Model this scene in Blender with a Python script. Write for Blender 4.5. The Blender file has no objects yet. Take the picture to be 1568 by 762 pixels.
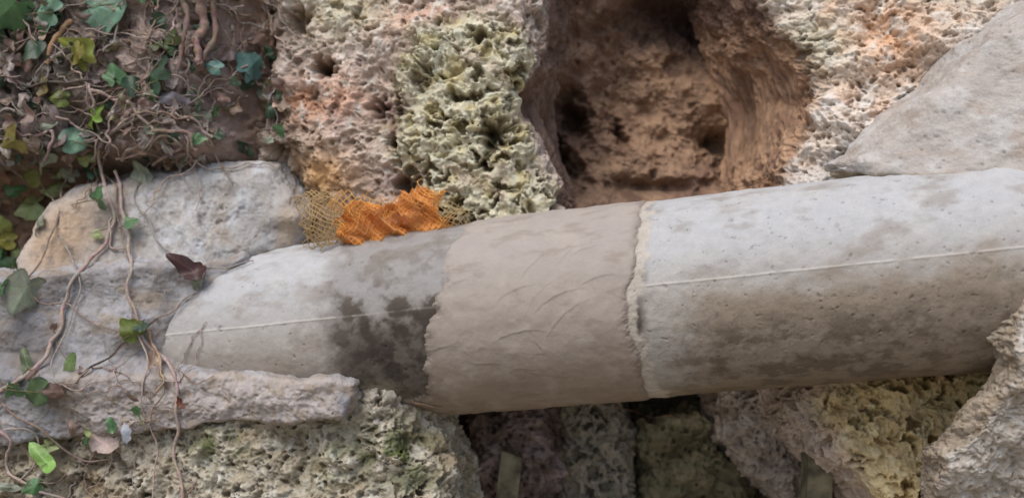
import bpy, math, random
import numpy as np
from mathutils import Vector, Matrix
random.seed(7); rng=np.random.default_rng(7)
D=1.6
sc=bpy.context.scene
# ------------------------------------------------------------------ helpers
def P(u,v,y):
    k=(D+y)/D/1000.0
    return Vector(((u-784)*k, y, -(v-381)*k))
def hsh(ix,iy,seed):
    h=(ix.astype(np.int64)*374761393+iy.astype(np.int64)*668265263+seed*1442695041)&0xFFFFFFFF
    h=((h^(h>>13))*1274126177)&0xFFFFFFFF
    h=((h^(h>>16))*2246822519)&0xFFFFFFFF
    return ((h^(h>>15))&0xFFFFFF)/float(0x1000000)
def gn(x,y,seed=0):
    xi=np.floor(x); yi=np.floor(y); xf=x-xi; yf=y-yi
    a=xf*xf*xf*(xf*(xf*6-15)+10); b=yf*yf*yf*(yf*(yf*6-15)+10)
    def g(dx,dy):
        t=hsh(xi+dx,yi+dy,seed)*2*np.pi
        return np.cos(t)*(xf-dx)+np.sin(t)*(yf-dy)
    return ((g(0,0)*(1-a)+g(1,0)*a)*(1-b)+(g(0,1)*(1-a)+g(1,1)*a)*b)*1.5
def fbm(x,y,o=4,seed=0,gain=.5):
    s=0;am=1;t=0
    for i in range(o):
        c,sn=math.cos(i*.7),math.sin(i*.7)
        s=s+am*gn((x*c-y*sn)*2**i+i*17.3,(x*sn+y*c)*2**i-i*9.1,seed+i*31); t+=am; am*=gain
    return s/t*1.3
def worley(x,y,seed=0):
    xi=np.floor(x); yi=np.floor(y); f=np.full(x.shape,9.0); cid=np.zeros(x.shape)
    for dx in(-1,0,1):
        for dy in(-1,0,1):
            cx=xi+dx; cy=yi+dy
            d=np.hypot(cx+hsh(cx,cy,seed)-x, cy+hsh(cx,cy,seed+77)-y)
            n=d<f
            cid=np.where(n,hsh(cx,cy,seed+5),cid); f=np.where(n,d,f)
    return f,cid
def ss(a,b,x):
    t=np.clip((x-a)/(b-a),0,1); return t*t*(3-2*t)
def G(u,v,cu,cv,ru,rv): return np.exp(-((u-cu)/ru)**2-((v-cv)/rv)**2)
def C(r,g,b):
    c=np.array([r,g,b])/255.0
    return np.where(c<=.04045,c/12.92,((c+.055)/1.055)**2.4)
def mixc(c,t,m,):
    m=np.clip(m,0,1)[...,None]; return c*(1-m)+np.asarray(t)*m
def sdf(u,v,poly):
    d=np.full(u.shape,1e9); ins=np.zeros(u.shape,bool); n=len(poly)
    for i in range(n):
        ax,ay=poly[i]; bx,by=poly[(i+1)%n]; ex,ey=bx-ax,by-ay
        t=np.clip(((u-ax)*ex+(v-ay)*ey)/(ex*ex+ey*ey),0,1)
        d=np.minimum(d,np.hypot(u-ax-t*ex,v-ay-t*ey))
        c=((ay>v)!=(by>v))&(u<(bx-ax)*(v-ay)/((by-ay) if by!=ay else 1e-9)+ax)
        ins^=c
    return np.where(ins,d,-d)
def blur(a,n,w=2):
    for _ in range(n):
        p=np.pad(a,w,mode='edge'); a=(p[:-2*w,w:-w]+p[2*w:,w:-w]+p[w:-w,:-2*w]+p[w:-w,2*w:]+p[w:-w,w:-w])/5
    return a
def grid_mesh(name,X,Y,Z,col,keep,mat,flip=False):
    nv,nu=X.shape
    idx=np.arange(nv*nu).reshape(nv,nu)
    k=keep[:-1,:-1]&keep[1:,:-1]&keep[:-1,1:]&keep[1:,1:]
    a=idx[:-1,:-1][k];b=idx[:-1,1:][k];c=idx[1:,1:][k];d=idx[1:,:-1][k]
    F=np.stack([a,d,c,b] if not flip else [a,b,c,d],1)
    used=np.unique(F); re=np.zeros(nv*nu,np.int64); re[used]=np.arange(len(used)); F=re[F]
    me=bpy.data.meshes.new(name)
    me.vertices.add(len(used)); co=np.stack([X.ravel()[used],Y.ravel()[used],Z.ravel()[used]],1)
    me.vertices.foreach_set('co',co.astype(np.float32).ravel())
    me.loops.add(F.size); me.loops.foreach_set('vertex_index',F.astype(np.int32).ravel())
    me.polygons.add(len(F)); me.polygons.foreach_set('loop_start',np.arange(0,F.size,4,dtype=np.int32))
    me.update(calc_edges=True)
    me.polygons.foreach_set('use_smooth',np.ones(len(F),bool))
    at=me.color_attributes.new('Col','FLOAT_COLOR','POINT')
    cc=np.ones((len(used),4),np.float32); cc[:,:3]=np.clip(col.reshape(-1,3)[used],0.004,.9)
    at.data.foreach_set('color',cc.ravel())
    me.materials.append(mat); me.update()
    o=bpy.data.objects.new(name,me); sc.collection.objects.link(o); return o
def simple_mesh(name,verts,faces,cols,mat,smooth=True):
    me=bpy.data.meshes.new(name); me.from_pydata([tuple(p) for p in verts],[],faces)
    if cols is not None:
        at=me.color_attributes.new('Col','FLOAT_COLOR','POINT')
        cc=np.ones((len(verts),4),np.float32); cc[:,:3]=np.array(cols); at.data.foreach_set('color',cc.ravel())
    for p in me.polygons:p.use_smooth=smooth
    me.materials.append(mat); o=bpy.data.objects.new(name,me); sc.collection.objects.link(o); return o
def mat_attr(name,rough=.9,n1=420,n2=90,amt=.35,bump=.0016,bs=260,spec=.25,trans=0):
    m=bpy.data.materials.new(name); m.use_nodes=True; N=m.node_tree.nodes; L=m.node_tree.links
    b=N['Principled BSDF']; b.inputs['Roughness'].default_value=rough; b.inputs['Specular IOR Level'].default_value=spec
    at=N.new('ShaderNodeAttribute'); at.attribute_name='Col'
    tc=N.new('ShaderNodeTexCoord')
    def noise(s,d=3):
        n=N.new('ShaderNodeTexNoise'); n.inputs['Scale'].default_value=s; n.inputs['Detail'].default_value=d
        L.new(tc.outputs['Object'],n.inputs['Vector']); return n
    a=noise(n1); c=noise(n2,5)
    ad=N.new('ShaderNodeMath'); ad.operation='ADD'; L.new(a.outputs['Fac'],ad.inputs[0]); L.new(c.outputs['Fac'],ad.inputs[1])
    mr=N.new('ShaderNodeMapRange'); mr.inputs['From Min'].default_value=.6; mr.inputs['From Max'].default_value=1.4
    mr.inputs['To Min'].default_value=1-amt; mr.inputs['To Max'].default_value=1+amt; L.new(ad.outputs[0],mr.inputs['Value'])
    vm=N.new('ShaderNodeVectorMath'); vm.operation='SCALE'; L.new(at.outputs['Color'],vm.inputs[0]); L.new(mr.outputs[0],vm.inputs['Scale'])
    L.new(vm.outputs[0],b.inputs['Base Color'])
    if bump>0:
        n=noise(bs,6); bp=N.new('ShaderNodeBump'); bp.inputs['Strength'].default_value=1; bp.inputs['Distance'].default_value=bump
        L.new(n.outputs['Fac'],bp.inputs['Height']); L.new(bp.outputs[0],b.inputs['Normal'])
    if trans:
        tr=N.new('ShaderNodeBsdfTranslucent'); mx=N.new('ShaderNodeMixShader'); mx.inputs[0].default_value=trans
        L.new(vm.outputs[0],tr.inputs[0]); L.new(b.outputs[0],mx.inputs[1]); L.new(tr.outputs[0],mx.inputs[2]); L.new(mx.outputs[0],N['Material Output'].inputs[0])
    return m
M_rock=mat_attr('rock_mat',amt=.28,bump=.0014,bs=200)
M_pipe=mat_attr('concrete_mat',amt=.14,bump=.0006,bs=500,n1=600,n2=60)
M_mort=mat_attr('mortar_mat',amt=.08,bump=.0003,bs=600,n1=500,n2=40)
M_bed=mat_attr('bedding_mat',amt=.18,bump=.0010,bs=250)

# ------------------------------------------------------------------ detail functions (heights in m, + toward the open air)
def spongy(u,v,s=1.0,seed=0,holes=.45):
    s=s*.85
    a=u+20*s*fbm(u/(38*s),v/(38*s),4,seed+1,.6); b=v+20*s*fbm(u/(38*s)+9,v/(38*s),4,seed+2,.6)
    lo=ss(-.35,.35,fbm(u/60,v/60,3,seed+40))
    r1=1-np.abs(gn(a/(34*s),b/(28*s),seed+3))*2.6
    r2=1-np.abs(gn(a/(15*s),b/(18*s),seed+4))*2.4
    r3=1-np.abs(gn(a/(7*s),b/(8*s),seed+5))*2.2
    f,cid=worley(a/(24*s),b/(19*s),seed+6)
    rr=.20+.3*cid
    ho=ss(rr+.12,rr-.12,f)*(hsh(np.floor(cid*997),np.floor(cid*313),seed)<holes)
    f2,cid2=worley(a/(10*s),b/(9*s),seed+8)
    ho2=ss(.45,.2,f2)*(cid2<holes)
    am=.4+.5*lo
    h=(.005*r1+.0038*r2+.0018*r3-.024*ho-.008*ho2)*am+.026*fbm(u/80,v/80,6,seed+7,.48)
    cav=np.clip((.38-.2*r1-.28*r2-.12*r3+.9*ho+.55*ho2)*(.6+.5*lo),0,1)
    return h,cav
def rough(u,v,s=1.0,seed=0,pits=.25):
    wu=u+12*s*fbm(u/40,v/40,3,seed+20); wv=v+12*s*fbm(u/40+7,v/40,3,seed+21)
    n=fbm(wu/(120*s),wv/(105*s),7,seed,.55)
    bl=0; am=1
    for i,q in enumerate([46,23,12,6.5]):
        bl=bl+am*(np.abs(gn(wu/(q*s)+i*3,wv/(q*s),seed+4+i))-.3); am*=.55
    f,cid=worley(wu/(17*s),wv/(15*s),seed+12); rr=.1+.3*cid/pits
    pt=ss(rr+.1,rr-.08,f)*(cid<pits)
    f,c2=worley(wu/(8*s),wv/(7*s),seed+14); pt2=ss(.42,.15,f)*(c2<pits)
    h=.036*n+.012*bl-.009*pt-.004*pt2+.001*gn(u/4,v/4,seed+8)
    return h,np.clip(.25-.8*n-.35*bl+.6*pt+.4*pt2,0,1)
def smooth_m(u,v,s=1.0,seed=0):
    n=fbm(u/(120*s),v/(90*s),6,seed,.45)
    g,c2=worley(u/(11*s),v/(11*s),seed+12); pt=ss(.3,.1,g)*(c2<.1)
    return .016*n-.002*pt+.0006*gn(u/4,v/4,seed+2),np.clip(.25-.6*n+.5*pt,0,1)

def rock(name,poly,y0,basef,detf,colf,mat,step=1.5,rnd=40,wob=10,seed=0,back=120):
    marg=back+rnd*.57
    us=[p[0] for p in poly]; vs=[p[1] for p in poly]
    u0,u1=max(min(us)-marg,-330),min(max(us)+marg,1760); v0,v1=max(min(vs)-marg,-200),min(max(vs)+marg,900)
    U,V=np.meshgrid(np.arange(u0,u1,step),np.arange(v0,v1,step))
    d0=sdf(U,V,poly); gy,gx=np.gradient(d0,step)
    for w_,n_ in ((12,6),(6,6),(3,6)): gx=blur(gx,n_,w_); gy=blur(gy,n_,w_)
    L=np.hypot(gx,gy)+.05; gx/=L; gy/=L
    d=d0+wob*fbm(U/60,V/60,4,seed+50)
    a=np.clip(rnd-d,0,None); q=math.pi/2*rnd
    o=np.where(a<q,rnd*np.sin(np.minimum(a,q)/rnd),rnd+.12*(a-q))
    dep=np.where(a<q,rnd*(1-np.cos(np.minimum(a,q)/rnd)),rnd+(a-q))
    sh=(o-a)
    U2=U-gx*sh; V2=V-gy*sh
    h,cav=detf(U,V)
    y=basef(U2,V2)+dep/1000
    k=(D+y0)/D/1000
    X=(U2-784)*k; Z=-(V2-381)*k
    ax=np.stack([np.gradient(t,axis=1) for t in (X,y,Z)],-1); ay=np.stack([np.gradient(t,axis=0) for t in (X,y,Z)],-1)
    n=np.cross(ax,ay); n/=np.linalg.norm(n,axis=-1,keepdims=True)+1e-12
    n=np.where(n[...,1:2]>0,-n,n)
    n=np.stack([blur(blur(n[...,i],4),3,6) for i in range(3)],-1)
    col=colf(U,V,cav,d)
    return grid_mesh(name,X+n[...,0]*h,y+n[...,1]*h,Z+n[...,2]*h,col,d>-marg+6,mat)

# ------------------------------------------------------------------ CLIFF (base)
def axis_lin(a,b,step,lo,hi,big):
    c=list(np.arange(a,b,step)); x=a; s=step; L=[]
    while x>lo: s=min(s*1.12,big); x-=s; L.append(x)
    x=c[-1]; s=step; R=[]
    while x<hi: s=min(s*1.12,big); x+=s; R.append(x)
    return np.array(L[::-1]+c+R)
y0=.30;k0=(D+y0)/D/1000
U,V=np.meshgrid(axis_lin(-40,1610,1.7,-6000,7500,80),axis_lin(-40,800,1.7,-3000,1560,60))
base=.27+0*U
tl=ss(470,330,U)*ss(300,230,V)
rec=np.exp(-(((U-1030)/190)**2+((V-130)/170)**2)**1.5)
base=base-.15*tl+.13*rec
base=base+.14*ss(560,640,V)*ss(600,700,U)*ss(1300,1200,U)
out=np.clip((np.maximum(np.abs(U-784)-900,np.abs(V-381)-480))/1500,0,1)
base=base-.25*out
h,cav=rough(U,V,1.1,3,.15)
hs,cs=spongy(U,V,1.0,33)
wr=ss(620,650,V)*.8
wr=np.clip(wr,0,1)*(1-tl)
h=h*(1-.25*rec)*(1-wr)+hs*wr; cav=cav*(1-wr)+cs*wr
h=h+.06*fbm(U/150,V/120,3,400)*rec+.022*fbm(U/45,V/38,6,402,.62)*rec
gg_=0*U
for (a,b,ru,rv,dp) in [(878,170,21,42,.12),(842,195,17,36,.12),(956,196,9,22,.07),(1118,210,24,18,.05),(860,258,34,34,.12),(1150,262,34,44,.12),(1090,60,60,30,.05),(1090,5,105,44,.15),(1150,120,10,30,.015),(1010,285,70,14,.06)]:
    uu=U+(V-b)*-.35+12*fbm(U/20,V/20,3,410)
    g_=np.exp(-(((uu-a)/ru)**2+((V-b)/rv)**2)**1.0); h=h-dp*g_; gg_=np.maximum(gg_,g_*min(1,dp/.1))
h=h+.006*gn((U+V*.5)/26,(V-U*.4)/60,5)
n1=fbm(U/70,V/70,5,90,.6); n2=fbm(U/26,V/26,4,91,.6); n3=fbm(U/160,V/160,3,92)
col=np.zeros(U.shape+(3,))+C(158,130,108)
col=mixc(col,C(186,154,124),ss(0,.5,n1)*.8)
col=mixc(col,C(118,92,82),ss(.0,.4,n3)*.7)
col=mixc(col,C(90,68,58),ss(.0,.4,n2)*.6)
col=mixc(col,C(200,162,126),G(U,V,1165,140,60,110)*.85)
col=mixc(col,C(104,82,70),G(U,V,885,150,65,130)*.7)  # left of recess darkened: shadow beside the tufa ridge, painted in
col=mixc(col,C(82,60,58),G(U,V,1080,0,140,60)*.9)  # top of recess: overhang shade put into the colour
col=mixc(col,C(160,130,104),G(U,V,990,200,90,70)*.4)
col=mixc(col,C(62,48,41),gg_*.75)  # dents and recess corners painted dark, shade added to the real depth
soil=C(96,87,80)
soil2=mixc(np.zeros(U.shape+(3,))+soil,C(156,138,130),ss(160,240,U+60*n1))
col=col*(1-tl[...,None])+soil2*tl[...,None]; col=mixc(col,C(176,162,152),tl*ss(.05,.45,n2)*.6); col=mixc(col,C(74,72,50),tl*ss(.1,.5,n1)*.6*ss(300,200,U))
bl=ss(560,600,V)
col=mixc(col,C(92,83,75),bl); col=mixc(col,C(66,54,46),bl*G(U,V,730,690,60,70))  # dark albedo below the pipe deepens the shade there
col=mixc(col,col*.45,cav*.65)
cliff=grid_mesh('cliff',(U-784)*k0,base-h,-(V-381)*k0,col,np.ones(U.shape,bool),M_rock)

# ------------------------------------------------------------------ ROCKS
sp_poly=[(600,110),(640,55),(720,20),(790,40),(835,90),(815,150),(830,230),(868,310),(840,420),(680,420),(640,300),(592,240),(585,170)]
def det_c(u,v):
    m=ss(-18,18,sdf(u,v,sp_poly)+14*fbm(u/30,v/30,3,8))
    a,ca=spongy(u,v,1.0,11,.5); b,cb=rough(u,v,.8,21,.3)
    m=np.maximum(m,.7*G(u,v,520,20,70,50)); m=np.maximum(m,.4*G(u,v,560,230,40,40))
    h=a*m+b*.8*(1-m); cav=ca*m+cb*(1-m)
    h=h+.03*G(u,v,640,60,60,60)-.02*G(u,v,585,150,30,60)+.02*G(u,v,760,110,50,70)
    for (x,y,r,dp) in [(487,95,14,.10),(758,205,17,.08),(612,285,14,.05),(735,60,9,.04),(700,150,9,.04),(395,235,18,.04),(575,160,12,.04),(440,20,20,.04),(740,255,8,.04),(600,215,9,.04)]:
        uu=u+9*gn(u/12,v/12,77); vv_=v+9*gn(u/12,v/12,78)
        g=np.exp(-(((uu-x)**2+(vv_-y)**2)/r**2)**1.4); h=h-dp*g; cav=np.clip(cav+g,0,1)
    return h,cav
def col_c(u,v,cav,d):
    n=fbm(u/60,v/60,5,61,.6); n2=fbm(u/22,v/22,4,62,.6); n3=fbm(u/34,v/34,4,63)
    c=np.zeros(u.shape+(3,))+C(202,186,174)
    c=mixc(c,C(212,166,140),(G(u,v,500,150,70,40)+G(u,v,640,30,70,30)*.7+G(u,v,430,150,40,30))*.85)
    c=mixc(c,C(174,154,148),ss(.0,.5,n)*.6)
    c=mixc(c,C(222,218,210),ss(.05,.5,n2)*.75)
    c=mixc(c,C(226,180,124),G(u,v,480,270,60,45)*.9)
    m=ss(-18,18,sdf(u,v,sp_poly)+14*fbm(u/30,v/30,3,8)); m=np.maximum(m,.8*G(u,v,520,10,70,40))
    t=np.zeros_like(c)+C(204,198,172)
    t=mixc(t,C(216,216,196),ss(.0,.4,n2)*.8); t=mixc(t,C(194,182,134),ss(.0,.4,n3)*.75); t=mixc(t,C(190,172,158),ss(.1,.5,n)*.6)
    c=c*(1-m[...,None])+t*m[...,None]
    c=mixc(c,C(122,90,90),(G(u,v,592,165,20,22)+G(u,v,600,200,12,26))*.7)
    c=mixc(c,C(168,152,148),G(u,v,835,190,22,90)*.7)
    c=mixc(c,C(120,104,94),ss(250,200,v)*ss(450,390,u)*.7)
    c=mixc(c,C(92,72,50),(G(u,v,480,345,55,45)+G(u,v,690,345,30,25))*.85)
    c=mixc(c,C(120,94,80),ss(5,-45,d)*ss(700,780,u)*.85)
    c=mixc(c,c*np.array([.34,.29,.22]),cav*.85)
    return c
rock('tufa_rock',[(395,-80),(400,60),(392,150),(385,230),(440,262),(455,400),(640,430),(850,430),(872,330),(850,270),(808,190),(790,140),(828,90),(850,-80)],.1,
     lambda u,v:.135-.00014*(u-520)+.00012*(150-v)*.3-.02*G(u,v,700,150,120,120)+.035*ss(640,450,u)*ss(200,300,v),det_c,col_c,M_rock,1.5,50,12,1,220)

def det_r(u,v):
    a,ca=rough(u,v,.75,41,.35); b,cb=spongy(u,v,.8,43,.3)
    m=np.clip(G(u,v,1260,60,60,50)*.8+G(u,v,1450,60,90,40)*.4,0,1)
    h=a*(1-m)+b*m
    sd_=ss(1255,1180,u)
    h=h*(1-.4*sd_)+.03*G(u,v,1440,60,90,50)-.03*G(u,v,1350,20,30,60)+.02*G(u,v,1280,190,50,60)
    return h,ca*(1-m)+cb*m
def col_r(u,v,cav,d):
    n=fbm(u/60,v/60,5,71,.6); n2=fbm(u/24,v/24,4,72,.6)
    c=np.zeros(u.shape+(3,))+C(216,203,190)
    c=mixc(c,C(218,186,160),ss(0,.5,n)*.65); c=mixc(c,C(230,186,150),G(u,v,1370,50,60,65)*.9)
    c=mixc(c,C(224,222,218),ss(.0,.45,n2)*.7); c=mixc(c,C(198,194,168),G(u,v,1255,60,60,50)*.7)
    c=mixc(c,C(198,188,172),G(u,v,1500,20,90,40)*.5); c=mixc(c,C(196,190,184),ss(235,265,v)*.8)
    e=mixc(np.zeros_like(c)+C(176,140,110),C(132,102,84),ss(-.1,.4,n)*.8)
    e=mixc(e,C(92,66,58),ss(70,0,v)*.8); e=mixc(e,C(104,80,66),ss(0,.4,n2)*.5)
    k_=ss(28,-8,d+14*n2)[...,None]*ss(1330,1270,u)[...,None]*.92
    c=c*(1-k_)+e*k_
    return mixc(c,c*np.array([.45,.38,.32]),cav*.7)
rock('limestone_rock',[(1160,-90),(1195,20),(1245,90),(1262,150),(1236,205),(1205,290),(1190,420),(1700,420),(1700,-90)],.02,
     lambda u,v:.08-.00035*(u-1200)+.00012*(150-v),det_r,col_r,M_rock,1.5,60,10,2,260)

cp=[(1700,-60),(1600,0),(1545,45),(1480,120),(1405,190),(1345,243),(1358,268),(1420,284),(1500,291),(1700,294)]
def col_col(u,v,cav,d):
    n=fbm(u/50,v/50,5,81,.6)
    c=np.zeros(u.shape+(3,))+C(180,173,167)
    c=mixc(c,C(196,195,193),ss(-.1,.5,n)*.8); c=mixc(c,C(164,149,136),ss(.1,.5,fbm(u/80,v/30,4,82))*.6)
    c=mixc(c,C(150,134,106),ss(258,272,v+3*gn(u/20,v/20,3))*.85)
    return mixc(c,c*.55,cav*.5)
rock('mortar_collar',cp,-.17,lambda u,v:-.13-.00042*(u-1350)+.0004*(262-v),
     lambda u,v:(smooth_m(u,v,1.0,85)),col_col,M_bed,1.5,20,3,3,110)

def col_b(u,v,cav,d):
    n=fbm(u/50,v/50,5,101,.6); n2=fbm(u/20,v/20,4,102,.6)
    c=np.zeros(u.shape+(3,))+C(176,173,170)
    c=mixc(c,C(190,192,195),ss(-.1,.4,n)*.8); c=mixc(c,C(186,163,140),(G(u,v,110,340,60,50)+G(u,v,80,390,50,40))*.9)
    c=mixc(c,C(136,128,122),ss(.05,.45,n2)*.6); c=mixc(c,C(182,160,134),G(u,v,440,350,16,50)*.7)
    c=mixc(c,C(160,142,120),ss(0,.4,fbm(u/40,v/80,5,104,.6))*.4)
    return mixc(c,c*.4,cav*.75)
def det_b(u,v):
    a,ca=smooth_m(u,v,1.0,111); b,cb=rough(u,v,.7,113,.2); m=.2+.5*G(u,v,320,330,50,50)
    return a*(1-m)+b*m*.7,ca*(1-m)+cb*m
rock('boulder',[(48,340),(95,285),(180,262),(250,262),(330,245),(418,248),(448,300),(462,352),(458,385),(330,430),(200,480),(60,480),(30,400)],.12,
     lambda u,v:.115-.00005*(u-250)-.0004*(v-340)+.03*ss(380,460,u)*ss(330,360,v),det_b,col_b,M_bed,1.5,30,7,4,110)

# mortar bedding round the buried pipe end + ledge
bp=[(-120,430),(-20,428),(40,420),(120,410),(210,405),(300,400),(352,396),(310,440),(262,478),(238,510),(246,545),(262,564),(330,570),(400,574),(430,579),(520,574),(550,582),(548,600),(530,628),(480,640),(420,646),(350,645),(300,655),(160,664),(60,676),(-120,694)]
def base_m(u,v):
    y=.052-.00004*(u-150)+.03*ss(470,410,v)*ss(200,330,u)
    y=y-.052*ss(545,580,v)
    y=y-.035*ss(350,540,u)*ss(480,560,v)
    return y-.02*G(u,v,110,560,80,50)
def col_m(u,v,cav,d):
    n=fbm(u/50,v/50,5,121,.6); n2=fbm(u/20,v/20,4,122,.6)
    c=np.zeros(u.shape+(3,))+C(160,157,157)
    c=mixc(c,C(176,177,182),ss(-.1,.4,n)*.7); c=mixc(c,C(158,144,128),ss(.0,.35,fbm(u/70,v/40,5,123,.6))*.75)
    c=mixc(c,C(122,113,106),ss(.1,.5,n2)*.5)
    led=ss(565,580,v)*ss(60,150,u)
    c=mixc(c,C(182,172,166),led*.7); c=mixc(c,C(146,148,156),G(u,v,535,610,12,25)*.8)
    c=mixc(c,C(154,138,121),ss(.05,.4,n2)*led*.7)
    c=mixc(c,C(100,96,96),G(u,v,10,530,60,60)*.8); c=mixc(c,C(120,111,102),G(u,v,240,520,18,60)*.6)
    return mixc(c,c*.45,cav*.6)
def det_m(u,v):
    a,ca=smooth_m(u,v,.9,131); b,cb=rough(u,v,.6,133,.2); m=.14+.3*ss(575,600,v)
    return a*(1-m)+b*m*.8,ca*(1-m)+cb*m
rock('mortar_bedding',bp,.0,base_m,det_m,col_m,M_bed,1.5,8,4,5,80)

def det_l(u,v):
    a,ca=rough(u,v,.7,141,.4); b,cb=spongy(u,v,.8,143,.4)
    m=np.clip(.3+fbm(u/80,v/80,3,144)*1.2,0,1); return a*(1-m)+b*m*.8,ca*(1-m)+cb*m
def col_l(u,v,cav,d):
    n=fbm(u/60,v/60,5,151,.6); n2=fbm(u/24,v/24,4,152,.6); n3=fbm(u/30,v/30,4,153)
    c=np.zeros(u.shape+(3,))+C(184,176,158)
    c=mixc(c,C(204,202,192),ss(0,.4,n2)*.75); c=mixc(c,C(164,147,118),ss(.0,.5,n)*.7)
    c=mixc(c,C(176,168,160),G(u,v,585,600,60,24)*.8)
    mo=np.clip(G(u,v,600,685,60,45)+G(u,v,330,680,50,25)+G(u,v,510,700,30,40)*.6+G(u,v,640,740,30,40)*.5,0,1)*ss(-.3,.2,n3)
    c=mixc(c,C(86,98,46),mo*.9); c=mixc(c,C(124,109,90),ss(300,80,u)*.5)
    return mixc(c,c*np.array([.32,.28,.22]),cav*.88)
rock('mossy_rock',[(-120,660),(60,655),(300,640),(460,622),(520,586),(575,574),(615,592),(645,622),(664,665),(690,720),(715,850),(-120,850)],.0,
     lambda u,v:.012-.00006*(u-300)-.0002*(v-650)+.03*ss(600,680,u)-.02*G(u,v,580,620,50,60),det_l,col_l,M_rock,1.5,24,8,6,160)

def col_k(a,b):
    def f(u,v,cav,d):
        n=fbm(u/40,v/40,5,161,.6)
        c=np.zeros(u.shape+(3,))+C(*a); c=mixc(c,C(*b),ss(-.1,.4,n)*.8)
        return mixc(c,c*np.array([.32,.29,.25]),cav*.8)
    return f
rock('rubble_stone',[(880,600),(940,590),(962,650),(975,760),(960,850),(880,850),(870,700)],.22,lambda u,v:.25+0*u,lambda u,v:spongy(u,v,.8,171,.5),col_k((148,142,130),(118,116,98)),M_rock,1.6,34,10,7,120)
rock('rubble_stone',[(1120,590),(1240,580),(1235,650),(1250,720),(1240,790),(1170,740),(1130,680)],.16,lambda u,v:.19+0*u,lambda u,v:rough(u,v,.6,173,.4),col_k((164,152,142),(194,184,176)),M_rock,1.6,34,10,8,140)
rock('rubble_stone',[(730,640),(800,620),(865,640),(868,720),(820,850),(740,850),(715,740)],.27,lambda u,v:.3+0*u,lambda u,v:rough(u,v,.6,175,.4),col_k((132,116,108),(178,162,162)),M_rock,1.6,34,10,9,120)
rock('rubble_stone',[(985,650),(1080,640),(1120,700),(1180,800),(1160,850),(980,850)],.27,lambda u,v:.29+0*u,lambda u,v:rough(u,v,.8,177,.3),col_k((108,104,82),(126,116,94)),M_rock,1.6,34,10,10,120)

def col_t(u,v,cav,d):
    n=fbm(u/50,v/50,5,181,.6); n2=fbm(u/22,v/22,4,182,.6)
    c=np.zeros(u.shape+(3,))+C(220,200,154)
    c=mixc(c,C(234,220,180),ss(0,.4,n2)*.8); c=mixc(c,C(202,174,130),ss(0,.45,n)*.7)
    c=mixc(c,C(194,178,168),ss(50,0,d)*ss(1340,1270,u)*.9); c=mixc(c,C(170,160,108),G(u,v,1500,640,40,60)*.6)
    return mixc(c,c*np.array([.38,.32,.22]),cav*.8)
rock('tufa_rock',[(1232,600),(1262,570),(1420,545),(1600,530),(1600,850),(1400,850),(1345,760),(1262,690),(1228,650)],.02,
     lambda u,v:.01-.00016*(u-1300)-.0003*(v-640),lambda u,v:spongy(u,v,1.0,191,.42),col_t,M_rock,1.5,40,10,11,200)
def col_e(u,v,cav,d):
    n=fbm(u/30,v/30,5,201,.6)
    c=np.zeros(u.shape+(3,))+C(190,182,172); c=mixc(c,C(204,201,195),ss(-.1,.4,n)*.8)
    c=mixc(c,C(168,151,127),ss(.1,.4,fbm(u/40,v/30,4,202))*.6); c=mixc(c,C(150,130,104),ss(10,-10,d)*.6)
    return mixc(c,c*.5,cav*.6)
rock('wall_render',[(1700,380),(1566,405),(1556,440),(1536,480),(1529,515),(1546,560),(1526,620),(1496,680),(1468,712),(1476,760),(1490,850),(1700,850)],-.24,
     lambda u,v:-.285+.0005*np.clip(v-560,0,300)-.0001*(u-1560),lambda u,v:(lambda a:(a[0]*.45,a[1]))(rough(u,v,.6,205,.3)),col_e,M_bed,1.4,12,5,12,60)

# ------------------------------------------------------------------ PIPE
A1=P(650,492,.09); A2=P(1530,405,-.13); dirv=(A2-A1); Lp=dirv.length; dn=dirv.normalized()
fr=Vector((0,-1,0)); fr=(fr-dn*fr.dot(dn)).normalized(); up=dn.cross(fr); 
if up.z<0: up=-up
R=.1475
def pipe_grid(s0,s1,ds,t0,t1,nt):
    S,T=np.meshgrid(np.arange(s0,s1,ds),np.linspace(t0,t1,nt))
    ax=A1.x+dn.x*S; ay=A1.y+dn.y*S; 
    uc=784+1000*ax*D/(D+ay)
    uu=uc-16*np.sin(T)
    return S,T,uu
def pipe_pos(S,T,r):
    c=np.cos(T)*r; s=np.sin(T)*r
    return [A1[i]+dn[i]*S+fr[i]*c+up[i]*s for i in range(3)]
def edges(uu,T):
    v=-np.sin(T) # -1 top .. 1 bottom
    le=708-6*v+ -22*ss(-.15,.1,v)-14*ss(.6,1,v)+22*fbm(uu/60,v*3,5,301,.6)
    re=994+3*v-14*ss(-.5,0,v)*ss(.5,.1,v)+7*fbm(uu/40,v*7,5,303,.65)
    return le,re
def sd_patch(uu,T):
    le,re=edges(uu,T); return np.minimum(uu-le,re-uu)
S,T,uu=pipe_grid(-.62,1.12,.0014,-math.pi,math.pi,700)
vv=-np.sin(T); w=T*R*1000; sm=S*1000
th0=math.asin(.19)
n=fbm(sm/70,w/70,6,311,.55); n2=fbm(sm/20,w/20,4,312,.6); n3=fbm(sm/8,w/8,3,313)
right=ss(995,1015,uu)
pit=0
for (q,pr,r0,se) in [(11,.08,.15,320),(19,.07,.11,325),(41,.10,.075,328)]:
    f,cid=worley(sm/q+.25*n3,w/q+.25*n2,se); rr=r0*(.3+.7*hsh(np.floor(cid*9973),np.floor(cid*311),se)); pit=np.maximum(pit,ss(rr+.05,rr-.05,f)*(cid<pr*(1+.8*right)))
h=.0018*n+.0007*n2+.00025*n3-.0013*pit
brk=ss(-.45,-.2,fbm(sm/50,w/300+3,3,322))
seam=np.exp(-(((T-th0+.006*gn(sm/90,w*0,323))*R*1000)/1.3)**2)*(.25+.75*brk)
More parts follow.
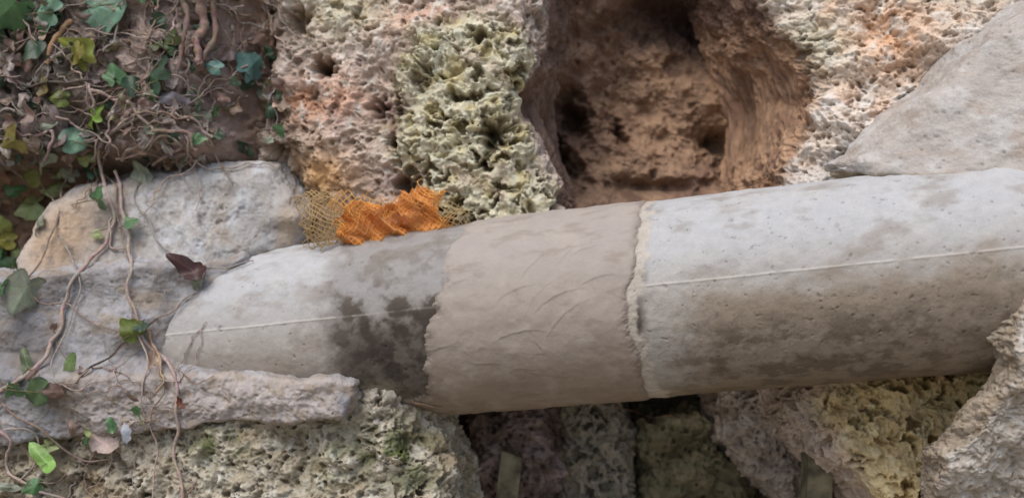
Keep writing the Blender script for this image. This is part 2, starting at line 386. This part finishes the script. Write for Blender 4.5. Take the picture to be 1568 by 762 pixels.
seam=seam*(1-.75*ss(560,640,uu)*(1-right))
h=h+.0013*seam
rw=8+16*(.5+fbm(sm/30,w/40,4,331,.6))+16*ss(.5,.9,vv)
le,re=edges(uu,T)
rim=ss(re-4,re+4,uu)*ss(re+rw+5,re+rw-5,uu)
h=h+.0012*rim*(.6+n2)
col=np.zeros(S.shape+(3,))+C(170,165,159)
col=mixc(col,C(182,184,187),ss(.1,-.7,vv)*.85)  # paler, bluer crown: sky light from above put into the colour
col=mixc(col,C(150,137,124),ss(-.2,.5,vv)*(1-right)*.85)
col=mixc(col,C(190,186,181),ss(-.1,.5,n)*.3)
col=mixc(col,C(142,132,122),ss(0,.5,fbm(sm/90,w/50,5,339,.6))*.55)
gr=right*ss(-.3,.15,vv+.3*n)*ss(1010,1120,uu+40*n2)
col=mixc(col,C(142,128,111),gr*.85)
blot=ss(-.2,.3,fbm(sm/44,w/34,6,333,.65))
col=mixc(col,C(98,87,75),gr*blot*.75*ss(.0,.45,vv)*(1-.4*ss(1350,1500,uu)))
sp=ss(.15,.45,fbm(sm/12,w/10,4,337,.7)); col=mixc(col,C(92,82,71),sp*gr*.35)
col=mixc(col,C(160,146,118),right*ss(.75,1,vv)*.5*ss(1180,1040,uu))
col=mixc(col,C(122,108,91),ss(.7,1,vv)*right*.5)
pn=fbm(sm/45,w/40,5,336,.6)
se=562+18*vv+30*fbm(sm/60,w/50,6,335,.62)
st=ss(-30,22,uu-se)*ss(.0,.12,.80-vv+.15*n2)*(1-right)
st=st*(.45+.5*ss(-.45,.0,vv+.4*pn)+.25*ss(-.1,.3,pn))
col=mixc(col,C(94,86,79),st)
col=mixc(col,C(60,53,48),st*ss(-.25,.2,pn)*.7*ss(-.45,-.05,vv)*ss(560,620,uu))
col=mixc(col,C(150,140,128),st*ss(-.3,-.8,vv)*.45)
col=mixc(col,C(164,156,134),G(uu,vv,602,.66,44,.13)*1.0*ss(-.4,.0,n2))
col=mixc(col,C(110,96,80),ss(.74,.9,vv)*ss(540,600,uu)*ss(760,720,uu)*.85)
col=mixc(col,C(192,184,172),rim*.8)
col=mixc(col,C(204,198,190),seam*.65)
col=mixc(col,col*.5,pit*.6)
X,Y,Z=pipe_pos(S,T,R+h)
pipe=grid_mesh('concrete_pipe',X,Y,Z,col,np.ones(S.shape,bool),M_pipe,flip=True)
# repair patch
S,T,uu=pipe_grid(-.08,.50,.0011,-math.pi*.8,math.pi*.8,760)
sm=S*1000; w=T*R*1000; vv=-np.sin(T)
d=sd_patch(uu,T); le,re=edges(uu,T)
lw=ss(-7,22,uu-le); rw_=ss(-7,6,re-uu)
n_=fbm(sm/70,w/70,6,311,.55)
h=.0068*np.minimum(lw,rw_)-.0030+.0018*n_+.0016*fbm(sm/90,w/70,4,341,.45)*np.minimum(lw,rw_)+.0004*fbm(sm/22,w/22,4,344,.6)+.0010*fbm(sm/9,w/9,3,345)*ss(22,3,d)
r_=random.Random(11); mark=0*h
for i in range(52):
    cu=r_.uniform(712,985); cv=r_.uniform(-.98,.98); L_=r_.uniform(16,46); an=r_.choice([r_.uniform(-.4,.3),r_.uniform(.9,1.7),r_.uniform(-.3,.2)]); kx=r_.choice([-1,1])*r_.uniform(.002,.007)
    if math.hypot((cu-880)/70,(cv+.25)/.4)<1: an=r_.uniform(-.9,-.2); kx=.006; L_*=1.1
    du=uu-cu; dv=(vv-cv)*150
    a=du*math.cos(an)+dv*math.sin(an); b=-du*math.sin(an)+dv*math.cos(an)-kx*a*a+2.0*gn(a/18,a*0+i,350)
    env=np.exp(-(a/L_)**2)*r_.uniform(.4,1.0)*np.where(b>0,np.exp(-b/1.4),np.exp(b/r_.uniform(8,20)))
    mark=np.maximum(mark,env)
h=h+.0014*mark
col=np.zeros(S.shape+(3,))+C(160,149,140)
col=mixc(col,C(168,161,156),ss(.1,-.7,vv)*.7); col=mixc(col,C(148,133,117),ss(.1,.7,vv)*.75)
col=mixc(col,C(128,114,103),ss(14,0,d)*.45); col=mixc(col,C(176,166,157),ss(0,.5,fbm(sm/50,w/50,5,347,.6))*.4)
col=mixc(col,C(136,123,112),ss(0,.5,fbm(sm/70,w/30,5,348,.6))*.45)
col=mixc(col,C(98,88,79),ss(30,-6,uu-le+16*fbm(sm/20,w/20,4,349))*ss(-.6,-.1,vv)*.75)
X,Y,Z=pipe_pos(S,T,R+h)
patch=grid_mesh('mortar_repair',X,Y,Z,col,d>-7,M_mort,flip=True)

# ------------------------------------------------------------------ GROUND
gm=bpy.data.materials.new('ground_mat'); gm.use_nodes=True
N=gm.node_tree.nodes; L=gm.node_tree.links; b=N['Principled BSDF']; b.inputs['Roughness'].default_value=.95
nz=N.new('ShaderNodeTexNoise'); nz.inputs['Scale'].default_value=6; nz.inputs['Detail'].default_value=8
tc=N.new('ShaderNodeTexCoord'); L.new(tc.outputs['Object'],nz.inputs['Vector'])
cr=N.new('ShaderNodeValToRGB'); cr.color_ramp.elements[0].position=.35; cr.color_ramp.elements[1].position=.65
cr.color_ramp.elements[0].color=(.17,.14,.10,1); cr.color_ramp.elements[1].color=(.33,.28,.215,1)
L.new(nz.outputs['Fac'],cr.inputs[0]); L.new(cr.outputs[0],b.inputs['Base Color'])
simple_mesh('ground',[(-200,-200,-1.2),(200,-200,-1.2),(200,200,-1.2),(-200,200,-1.2)],[(0,1,2,3)],None,gm,False)

# ------------------------------------------------------------------ placement on surfaces
cam_o=Vector((0,-D,0))
bpy.context.view_layer.update(); dg=bpy.context.evaluated_depsgraph_get()
def hit(u,v,off=.006):
    dr=(P(u,v,0)-cam_o).normalized()
    ok,loc,nr,_,_,_=sc.ray_cast(dg,cam_o,dr)
    if not ok: loc=P(u,v,.1)
    return loc-dr*off, nr
# ------------------------------------------------------------------ IVY
ivy=bpy.data.objects.new('ivy_plant',None); sc.collection.objects.link(ivy)
M_stem=mat_attr('stem_mat',amt=.4,bump=.001,bs=400)
sv=[];sf=[];scol=[]
def tube(pts,r0,r1,colr,nseg=7):
    n=len(pts); base=len(sv)
    for i,p in enumerate(pts):
        t=(pts[min(i+1,n-1)]-pts[max(i-1,0)]).normalized()
        a=t.cross(Vector((.1,1,.2))).normalized(); b_=t.cross(a)
        r=(r0+(r1-r0)*i/(n-1))*(1+.18*math.sin(i*1.9+base)+random.uniform(-.1,.1))
        for j in range(nseg):
            an=j*2*math.pi/nseg; sv.append(p+a*math.cos(an)*r+b_*math.sin(an)*r); scol.append([c*(.8+.35*random.random()) for c in colr])
    for i in range(n-1):
        for j in range(nseg):
            q=base+i*nseg; sf.append((q+j,q+(j+1)%nseg,q+nseg+(j+1)%nseg,q+nseg+j))
def catmull(p,n):
    out=[]; q=[p[0]]+list(p)+[p[-1]]
    for i in range(1,len(q)-2):
        for j in range(n):
            t=j/n; o=[]
            for k in range(2):
                a,b_,c,d_=q[i-1][k],q[i][k],q[i+1][k],q[i+2][k]
                o.append(.5*(2*b_+(c-a)*t+(2*a-5*b_+4*c-d_)*t*t+(3*b_-a-3*c+d_)*t**3))
            out.append(o)
    out.append(list(p[-1])); return out
def stem(px,r0,r1,colr,off=.006,wob=2.5,lift=0):
    pp=catmull(px,9); ph=random.random()*9; pts=[]; deps=[]
    for i,(a,b_) in enumerate(pp):
        a+=wob*math.sin(i*.7+ph)+random.uniform(-.6,.6); b_+=wob*math.cos(i*.53+ph*2)
        loc,_=hit(a,b_,off); pts.append((a,b_)); deps.append(loc.y)
    dd=[min(deps[max(0,i-3):i+4])*.5+sum(deps[max(0,i-3):i+4])/len(deps[max(0,i-3):i+4])*.5 for i in range(len(deps))]
    dd=[sum(dd[max(0,i-2):i+3])/len(dd[max(0,i-2):i+3])-lift for i in range(len(dd))]
    tube([P(a,b_,d_) for (a,b_),d_ in zip(pts,dd)],r0,r1,colr)
br=C(142,124,112); pk=C(170,152,143); dk=C(92,81,74); gy=C(156,147,139)
stem([(-20,610),(40,575),(75,535),(95,490),(104,445),(135,400),(165,365),(172,320),(150,240),(185,190),(215,170)],.0036,.0026,pk)
stem([(178,262),(190,330),(200,390),(198,450),(222,520),(262,562),(272,640),(268,700),(285,780)],.003,.0024,pk)
stem([(172,330),(168,372),(196,382)],.0022,.0016,pk); stem([(150,250),(176,290),(182,350),(205,420)],.0018,.0012,br)
stem([(240,490),(280,462),(305,440),(316,405)],.0014,.001,br)
stem([(120,578),(165,545),(205,518),(240,490)],.0018,.0014,dk)
stem([(110,250),(95,300),(72,380),(38,432)],.002,.0014,br)
stem([(205,300),(232,350),(262,392),(290,412),(345,408),(388,400)],.0017,.001,gy)
stem([(240,420),(236,440),(250,450),(262,440)],.001,.0008,gy)
stem([(235,555),(250,590),(230,640),(225,660)],.0014,.001,br)
stem([(205,490),(222,500),(240,540),(250,580),(240,600)],.0028,.0016,C(166,142,120))
stem([(-10,640),(15,680),(10,720),(50,745),(110,770)],.0026,.002,pk)
stem([(0,620),(50,650),(120,700),(180,705)],.002,.0014,br)
stem([(10,660),(40,655),(60,690),(30,740)],.002,.0014,gy)
stem([(20,440),(60,460),(110,470),(150,500),(190,505)],.0014,.001,br); stem([(90,360),(120,420),(112,480),(80,560),(95,620)],.0016,.001,gy)
stem([(200,470),(225,560),(215,610),(240,690),(230,770)],.0016,.0012,pk); stem([(262,560),(300,585),(330,575)],.001,.0007,br)
stem([(150,230),(200,185),(260,178),(300,190)],.0045,.002,dk)
stem([(300,-20),(312,30),(300,70),(310,100)],.009,.006,C(146,124,113),.012)
stem([(322,-20),(330,40),(312,95)],.006,.004,C(134,114,104),.014)
stem([(278,-20),(285,40),(270,110)],.006,.003,C(124,107,98),.012)
stem([(110,30),(85,60),(70,100)],.0055,.004,C(154,124,98),.012)
stem([(0,90),(40,130),(90,125),(135,125)],.003,.002,dk,.01)
stem([(140,140),(175,150),(210,170),(235,215),(180,245)],.003,.002,pk,.012)
stem([(235,250),(280,225),(250,210),(215,235)],.003,.0016,br,.01)
stem([(185,245),(210,222),(245,200),(285,205),(300,230)],.0038,.0025,br,.012)
for i in range(120):
    x=random.uniform(-10,440); y=random.uniform(-10,250)-max(0,(x-280))*.25; a=random.uniform(0,6.28); p=[(x,y)]
    for j in range(random.randint(3,6)):
        a+=random.uniform(-.7,.7); l=random.uniform(12,38); x+=math.cos(a)*l; y+=math.sin(a)*l*.9; p.append((x,y))
    stem(p,random.uniform(.0007,.0026),.0007,random.choice([br,pk,pk,dk,gy,gy,C(128,110,106),C(142,122,106)]),random.uniform(.002,.018),2)
for i in range(20):
    x=random.uniform(-10,330); y=random.uniform(560,750); a=random.uniform(0,6.28); p=[(x,y)]
    for j in range(4):
        a+=random.uniform(-.8,.8); l=random.uniform(15,35); x+=math.cos(a)*l; y+=math.sin(a)*l; p.append((x,y))
    stem(p,random.uniform(.0008,.0016),.0006,random.choice([br,pk,gy]),.003,2)
stem([(630,612),(650,620),(676,622)],.0022,.001,C(150,128,108),.004,1); stem([(940,622),(965,628),(1000,638),(1030,636)],.002,.001,C(130,104,92),.01,1)
st_o=simple_mesh('stems',sv,sf,scol,M_stem); st_o.parent=ivy
# leaves
M_leaf=mat_attr('leaf_mat',rough=.45,amt=.25,bump=.0006,bs=150,n1=300,n2=60,spec=.45,trans=.25)
lv=[];lf=[];lc=[]
def leaf(u,v,size,ang,colr,kind,off=.014,tilt=None):
    loc,nr=hit(u,v,off+random.uniform(0,.012))
    s=size/1000*(D+loc.y)/D
    tilt=tilt if tilt is not None else random.uniform(-.8,.35); roll=random.uniform(-.7,.7)
    Mx=Matrix.Rotation(-ang,3,'Y')@Matrix.Rotation(tilt,3,'X')@Matrix.Rotation(roll,3,'Z')
    base=len(lv); n=40; fold=random.uniform(.1,.6); curl=random.uniform(-.7,.7); asp=random.uniform(.7,1.05)
    edge=random.choice([1,1,.75,.6]); p1=random.uniform(0,6)
    g=sum(colr)/3; colr=[(c*.9+g*.1)*1.15 for c in colr]
    def put(x,z,cm):
        y=fold*abs(x)*.6-curl*(z*z)*.8+ .05*math.sin(z*9+x*7+u)
        if kind=='dead': y+=.22*math.sin(x*5+v)*math.cos(z*4+u)
        bl=.82+.3*(math.sin(x*5+p1)*math.cos(z*6+p1*2)*.5+.5)
        lv.append(loc+Mx@(Vector((x,y,z))*s)); lc.append([min(.8,c*cm*bl*random.uniform(.92,1.08)) for c in colr])
    put(0,-.1,1.35)
    rings=[0,.3,.6,.85,1]
    for ri in rings[1:]:
        for j in range(n):
            t=j*2*math.pi/n
            if kind=='ivy': r=.40+.14*math.cos(t)+.13*abs(math.cos(2.5*t))**1.5-.16*math.exp(-((t-math.pi)/.3)**2)
            elif kind=='long': r=1/math.sqrt((math.cos(t)/.52)**2+(math.sin(t)/.17)**2)
            elif kind=='dead': r=1/math.sqrt((math.cos(t)/.5)**2+(math.sin(t)/.3)**2)*(1+.12*math.sin(3*t+u)+.08*math.sin(7*t+v))
            else: r=.36+.20*math.exp(-(min(t,2*math.pi-t)/.35)**2)+.07*(1-math.cos(t))-.24*math.exp(-((t-math.pi)/.28)**2)
            r*=1+.03*math.sin(9*t+p1)
            x=math.sin(t)*r*asp*ri; z=math.cos(t)*r*ri-.1*(1-ri)
            vein=1.22 if (j%8==0) else 1.0
            if j==0: vein=1.45
            put(x,z,vein*(1.0 if ri<1 else edge))
    for j in range(n): lf.append((base,base+1+j,base+1+(j+1)%n))
    for k in range(3):
        for j in range(n):
            a=base+1+k*n; lf.append((a+j,a+n+j,a+n+(j+1)%n,a+(j+1)%n))
    if kind!='dead' :
        q=loc+Mx@(Vector((0,0,-.15))*s); e,_=hit(u-math.sin(ang)*size*.8+random.uniform(-8,8),v+math.cos(ang)*size*.8,.003)
        b0=len(lv); pts=[q.lerp(e,i/5)+Vector((0,-.006*math.sin(i/5*3.14),0)) for i in range(6)]
        for i,p in enumerate(pts):
            for j in range(4):
                an=j*1.571; lv.append(p+Vector((math.cos(an),math.sin(an)*.5,math.sin(an)))*.0009); lc.append(list(C(120,112,80)))
        for i in range(5):
            for j in range(4): lf.append((b0+i*4+j,b0+i*4+(j+1)%4,b0+i*4+4+(j+1)%4,b0+i*4+4+j))
g1=C(84,122,78); g2=C(108,146,120); g3=C(144,156,102); yg=C(152,160,72); dg_=C(58,80,60); gg=C(132,140,120); teal=C(96,134,126); dead=C(130,106,95); dp=C(150,132,129); tan=C(172,148,127)
for a in [(18,10,78,2.2,g1,'ivy'),(72,18,62,1.4,g2,'ivy'),(148,12,74,-1.7,g2,'ivy'),(124,88,58,.7,yg,'ivy'),(118,80,40,2.7,C(130,124,50),'h'),
 (236,118,66,.9,dg_,'ivy'),(205,130,40,-.7,dg_,'h'),(328,102,32,1.2,teal,'h'),(380,106,48,-.5,teal,'ivy'),(360,125,26,1.9,g2,'h'),(140,180,44,.4,C(110,140,44),'ivy'),(116,212,56,-1.2,g2,'h'),
 (66,200,74,1.2,dp,'dead'),(92,180,50,.4,dp,'dead'),(20,215,56,1.8,C(140,132,66),'h'),(12,196,44,.6,dead,'dead'),(48,264,50,1.1,C(104,110,44),'h'),(80,287,46,1.6,g3,'h'),(104,264,38,.9,gg,'h'),
 (146,262,44,.4,g2,'h'),(45,316,50,1.9,C(154,170,110),'h'),(150,304,44,1.3,g1,'h'),(214,270,46,.3,gg,'h'),(200,340,30,1.1,g1,'h'),(4,346,30,.2,yg,'h'),
 (10,368,34,1.5,C(180,172,74),'h'),(16,408,46,1.0,g1,'h'),(36,446,74,2.7,gg,'h'),(2,440,40,2.0,g1,'h'),(22,390,34,.3,g3,'h'),(-4,390,30,0,g1,'h'),
 (200,505,44,.8,C(98,112,44),'h'),(215,498,26,2.2,dg_,'h'),(290,410,58,1.2,C(78,54,52),'dead'),(298,434,38,2.5,gg,'h'),(106,562,54,2.7,C(146,176,108),'long'),(52,600,64,1.7,C(76,98,62),'h'),
 (24,596,44,2.0,g1,'h'),(40,556,56,.4,C(84,98,66),'long'),(66,702,70,.9,C(130,170,84),'long'),(276,617,22,.6,C(110,64,48),'dead'),(155,676,60,1.2,C(180,160,152),'dead'),(192,662,34,.4,C(150,154,164),'dead'),
 (236,552,36,.2,tan,'dead'),(84,600,38,1.3,dead,'dead'),(10,745,44,1.4,gg,'long'),(50,745,32,2.0,g1,'h'),(110,655,26,.3,dead,'dead'),(262,150,46,1.4,C(138,132,142),'dead'),(40,170,50,.3,dead,'dead'),(190,200,36,1,dead,'dead'),(245,70,36,.4,C(66,74,36),'ivy'),(265,58,30,2.1,C(72,82,40),'h'),(340,150,34,1,dead,'dead'),(60,130,40,.2,C(110,96,54),'dead'),
 (8,60,50,1.9,dg_,'ivy'),(10,270,36,.6,C(134,92,66),'dead'),(410,80,22,.4,dg_,'h'),
 (70,240,40,2.3,gg,'h'),(176,120,38,.3,g1,'ivy'),(52,75,44,2.6,dg_,'h'),(90,150,36,1.5,C(110,124,60),'h'),(22,290,40,1.2,g1,'h'),(60,340,30,.4,gg,'h'),(130,240,34,.7,C(120,130,70),'h')]:
    leaf(*a)
for i in range(230):
    x=random.uniform(-10,430); y=random.uniform(0,262)-max(0,(x-280))*.25
    leaf(x,y,random.uniform(12,34),random.uniform(0,6.28),random.choice([g1,dg_,gg,dead,dead,dp,tan,gy,gy,C(122,112,84),C(120,104,95),C(92,80,72),C(166,154,146)]),random.choice(['h','dead','dead','dead','dead']),.003)
for i in range(16):
    leaf(random.uniform(-10,230),random.uniform(250,700) if i%2 else random.uniform(560,740),random.uniform(14,28),random.uniform(0,6.28),random.choice([g1,gg,dead,g3]),random.choice(['h','long','dead']),.006)
lo=simple_mesh('leaves',lv,lf,lc,M_leaf); lo.parent=ivy

# ------------------------------------------------------------------ NET
net=bpy.data.objects.new('mesh_net_bag',None); sc.collection.objects.link(net)
def netmat(nm,c,tr=0):
    m=bpy.data.materials.new(nm); m.use_nodes=True; N=m.node_tree.nodes; L=m.node_tree.links; b=N['Principled BSDF']
    nz=N.new('ShaderNodeTexNoise'); nz.inputs['Scale'].default_value=30; tc=N.new('ShaderNodeTexCoord'); L.new(tc.outputs['Object'],nz.inputs['Vector'])
    cr=N.new('ShaderNodeValToRGB'); cr.color_ramp.elements[0].color=(*(c*.8),1); cr.color_ramp.elements[1].color=(*np.clip(c*1.2+.03,0,1),1)
    cr.color_ramp.elements[0].position=.35; cr.color_ramp.elements[1].position=.65
    L.new(nz.outputs['Fac'],cr.inputs[0]); L.new(cr.outputs[0],b.inputs['Base Color']); b.inputs['Roughness'].default_value=.6
    tp=N.new('ShaderNodeBsdfTranslucent'); mx=N.new('ShaderNodeMixShader'); mx.inputs[0].default_value=.25
    L.new(cr.outputs[0],tp.inputs[0]); L.new(b.outputs[0],mx.inputs[1]); L.new(tp.outputs[0],mx.inputs[2]); last=mx
    if tr:
        t2=N.new('ShaderNodeBsdfTransparent'); m2=N.new('ShaderNodeMixShader'); m2.inputs[0].default_value=tr
        L.new(mx.outputs[0],m2.inputs[1]); L.new(t2.outputs[0],m2.inputs[2]); last=m2
    L.new(last.outputs[0],N['Material Output'].inputs[0])
    return m
M_or=netmat('orange_net_mat',C(255,180,90)); M_gd=netmat('ochre_net_mat',C(196,166,114)); M_or2=netmat('orange_film_mat',C(244,150,66),.1)
thv=[];thf=[]
def strand(p,q,r):
    t=(q-p)
    if t.length<1e-6: return
    t.normalize(); a=t.cross(Vector((.3,1,.1))).normalized(); b_=t.cross(a); o=len(thv)
    for c in (p,q):
        for j in range(4):
            an=j*1.571; thv.append(c+a*math.cos(an)*r+b_*math.sin(an)*r)
    for j in range(4): thf.append((o+j,o+(j+1)%4,o+4+(j+1)%4,o+4+j))
def sheet(name,poly,y0,cell,mat,amp,seed,wire,fr_=30,rot_=.7,lift=0):
    global thv,thf
    us=[p[0] for p in poly]; vs=[p[1] for p in poly]; cu=(min(us)+max(us))/2; cv=(min(vs)+max(vs))/2; H=max(max(us)-min(us),max(vs)-min(vs))
    ca,sa=math.cos(rot_),math.sin(rot_); n=int(H*1.6/cell); verts=[];idx={};faces=[]
    for i in range(-n//2,n//2+1):
        for j in range(-n//2,n//2+1):
            a=cu+(i*ca-j*sa)*cell; b=cv+(i*sa+j*ca)*cell
            A=np.array([a]);B=np.array([b])
            if sdf(A,B,poly)[0]+7*gn(A/9,B/9,seed)[0]<0: continue
            t=(A*.8-B*.9)/fr_; hh=amp*(1-abs(gn(t,(A+B)/(fr_*4),seed)[0])*2.4)+amp*.5*(1-abs(gn((A*.5-B)/15,(A+B)/60,seed+1)[0])*2)+lift
            a2=a+10*gn(A/30,B/30,seed+2)[0]; b2=b+10*gn(A/30,B/30,seed+3)[0]
            idx[(i,j)]=len(verts); verts.append(P(float(a2),float(b2),float(y0-hh[0] if hasattr(hh,'__len__') else y0-hh)))
    if wire:
        thv=[];thf=[]
        for (i,j),k in idx.items():
            for dd in ((1,0),(0,1)):
                q=(i+dd[0],j+dd[1])
                if q in idx: strand(verts[k],verts[idx[q]],wire/2)
                elif random.random()<.6:
                    e=verts[k]+Vector((random.uniform(-.006,.008),random.uniform(-.006,.002),random.uniform(-.004,.010))); strand(verts[k],e,wire/2.6)
        o=simple_mesh(name,thv,thf,None,mat)
    else:
        for (i,j) in idx:
            q=[(i,j),(i+1,j),(i+1,j+1),(i,j+1)]
            if all(k in idx for k in q): faces.append([idx[k] for k in q])
        o=simple_mesh(name,verts,faces,None,mat)
        m=o.modifiers.new('s','SUBSURF'); m.levels=1; m.render_levels=1
    o.parent=net; return o
op=[(520,378),(506,345),(520,316),(552,298),(590,310),(622,294),(655,282),(680,296),(668,318),(696,334),(712,354),(600,378)]
sheet('orange_fold',op,.074,4.5,M_or2,.022,5,None,34)
sheet('orange_mesh_a',op,.074,5.5,M_or,.022,5,.0015,34,.7,.003)
sheet('ochre_mesh_a',[(446,300),(480,278),(512,306),(528,322),(532,376),(480,378),(455,345)],.060,6.5,M_gd,.006,25,.0017,60,.5)
sheet('ochre_mesh_b',[(448,310),(500,290),(534,320),(534,374),(470,378)],.080,7,M_gd,.006,35,.0015,60,.9)
sheet('ochre_mesh_c',[(660,304),(680,290),(704,314),(732,345),(690,354)],.050,6.5,M_gd,.006,45,.0012,50,.6)
sheet('orange_mesh_b',[(505,310),(530,290),(600,300),(660,278),(688,300),(640,325),(600,330),(520,335)],.048,6.5,M_or,.014,55,.0011,44,.6)

# ------------------------------------------------------------------ angle irons
M_post=bpy.data.materials.new('weathered_metal'); M_post.use_nodes=True
N=M_post.node_tree.nodes; L=M_post.node_tree.links; b=N['Principled BSDF']; b.inputs['Roughness'].default_value=.8
nz=N.new('ShaderNodeTexNoise'); nz.inputs['Scale'].default_value=35; nz.inputs['Detail'].default_value=8; tc=N.new('ShaderNodeTexCoord'); L.new(tc.outputs['Object'],nz.inputs['Vector'])
cr=N.new('ShaderNodeValToRGB'); cr.color_ramp.elements[0].position=.35; cr.color_ramp.elements[1].position=.68
cr.color_ramp.elements[0].color=(.07,.06,.04,1); cr.color_ramp.elements[1].color=(.28,.25,.16,1); L.new(nz.outputs['Fac'],cr.inputs[0]); L.new(cr.outputs[0],b.inputs['Base Color'])
def post(u0,u1,v0,y,lean):
    w=(u1-u0)/1000*(D+y)/D; t=.006; a=P(u0,v0,y); H=1.0
    prof=[(0,0),(w,0),(w,w),(w-t,w),(w-t,t),(t,t),(t,w),(0,w)]
    vs=[];fs=[]
    for k,zz in enumerate([0,-.004,-H]):
        for x,yy in prof:
            vs.append((a.x+x+lean*zz,a.y+yy,a.z+zz-(.012*(x/w)**2 if k<2 else 0)))
    n=8
    for k in range(2):
        for j in range(n): fs.append((k*n+j,k*n+(j+1)%n,(k+1)*n+(j+1)%n,(k+1)*n+j))
    fs+= [(0,1,4,5),(0,5,6,7),(1,2,3,4)]
    o=simple_mesh('steel_post',vs,fs,None,M_post,False)
post(768,800,690,.18,.12); post(1238,1276,658,.08,.02)

# ------------------------------------------------------------------ LIGHT, WORLD, CAMERA
sd=Vector((.27,.46,-.85)).normalized()
sun=bpy.data.lights.new('sun','SUN'); sun.energy=2.0; sun.angle=math.radians(38); sun.color=(1,.97,.93)
so=bpy.data.objects.new('sun',sun); so.rotation_euler=sd.to_track_quat('-Z','Y').to_euler(); sc.collection.objects.link(so)
w=bpy.data.worlds.new('World'); sc.world=w; w.use_nodes=True
N=w.node_tree.nodes; L=w.node_tree.links; sk=N.new('ShaderNodeTexSky'); sk.sky_type='NISHITA'; sk.sun_disc=False
sk.sun_elevation=math.asin(-sd.z); sk.sun_rotation=math.atan2(-sd.x,-sd.y); sk.air_density=1; sk.dust_density=3; sk.ozone_density=.8
L.new(sk.outputs[0],N['Background'].inputs[0]); N['Background'].inputs[1].default_value=.15
cam=bpy.data.cameras.new('cam'); cam.sensor_width=36; cam.lens=18/(.784/D); cam.clip_start=.01; cam.clip_end=1000
cam.dof.use_dof=True; cam.dof.focus_distance=D-.1; cam.dof.aperture_fstop=2.4
co=bpy.data.objects.new('camera',cam); co.location=cam_o; co.rotation_euler=(math.pi/2,0,0); sc.collection.objects.link(co); sc.camera=co
sc.view_settings.view_transform='Standard'; sc.view_settings.look='None'; sc.view_settings.exposure=0
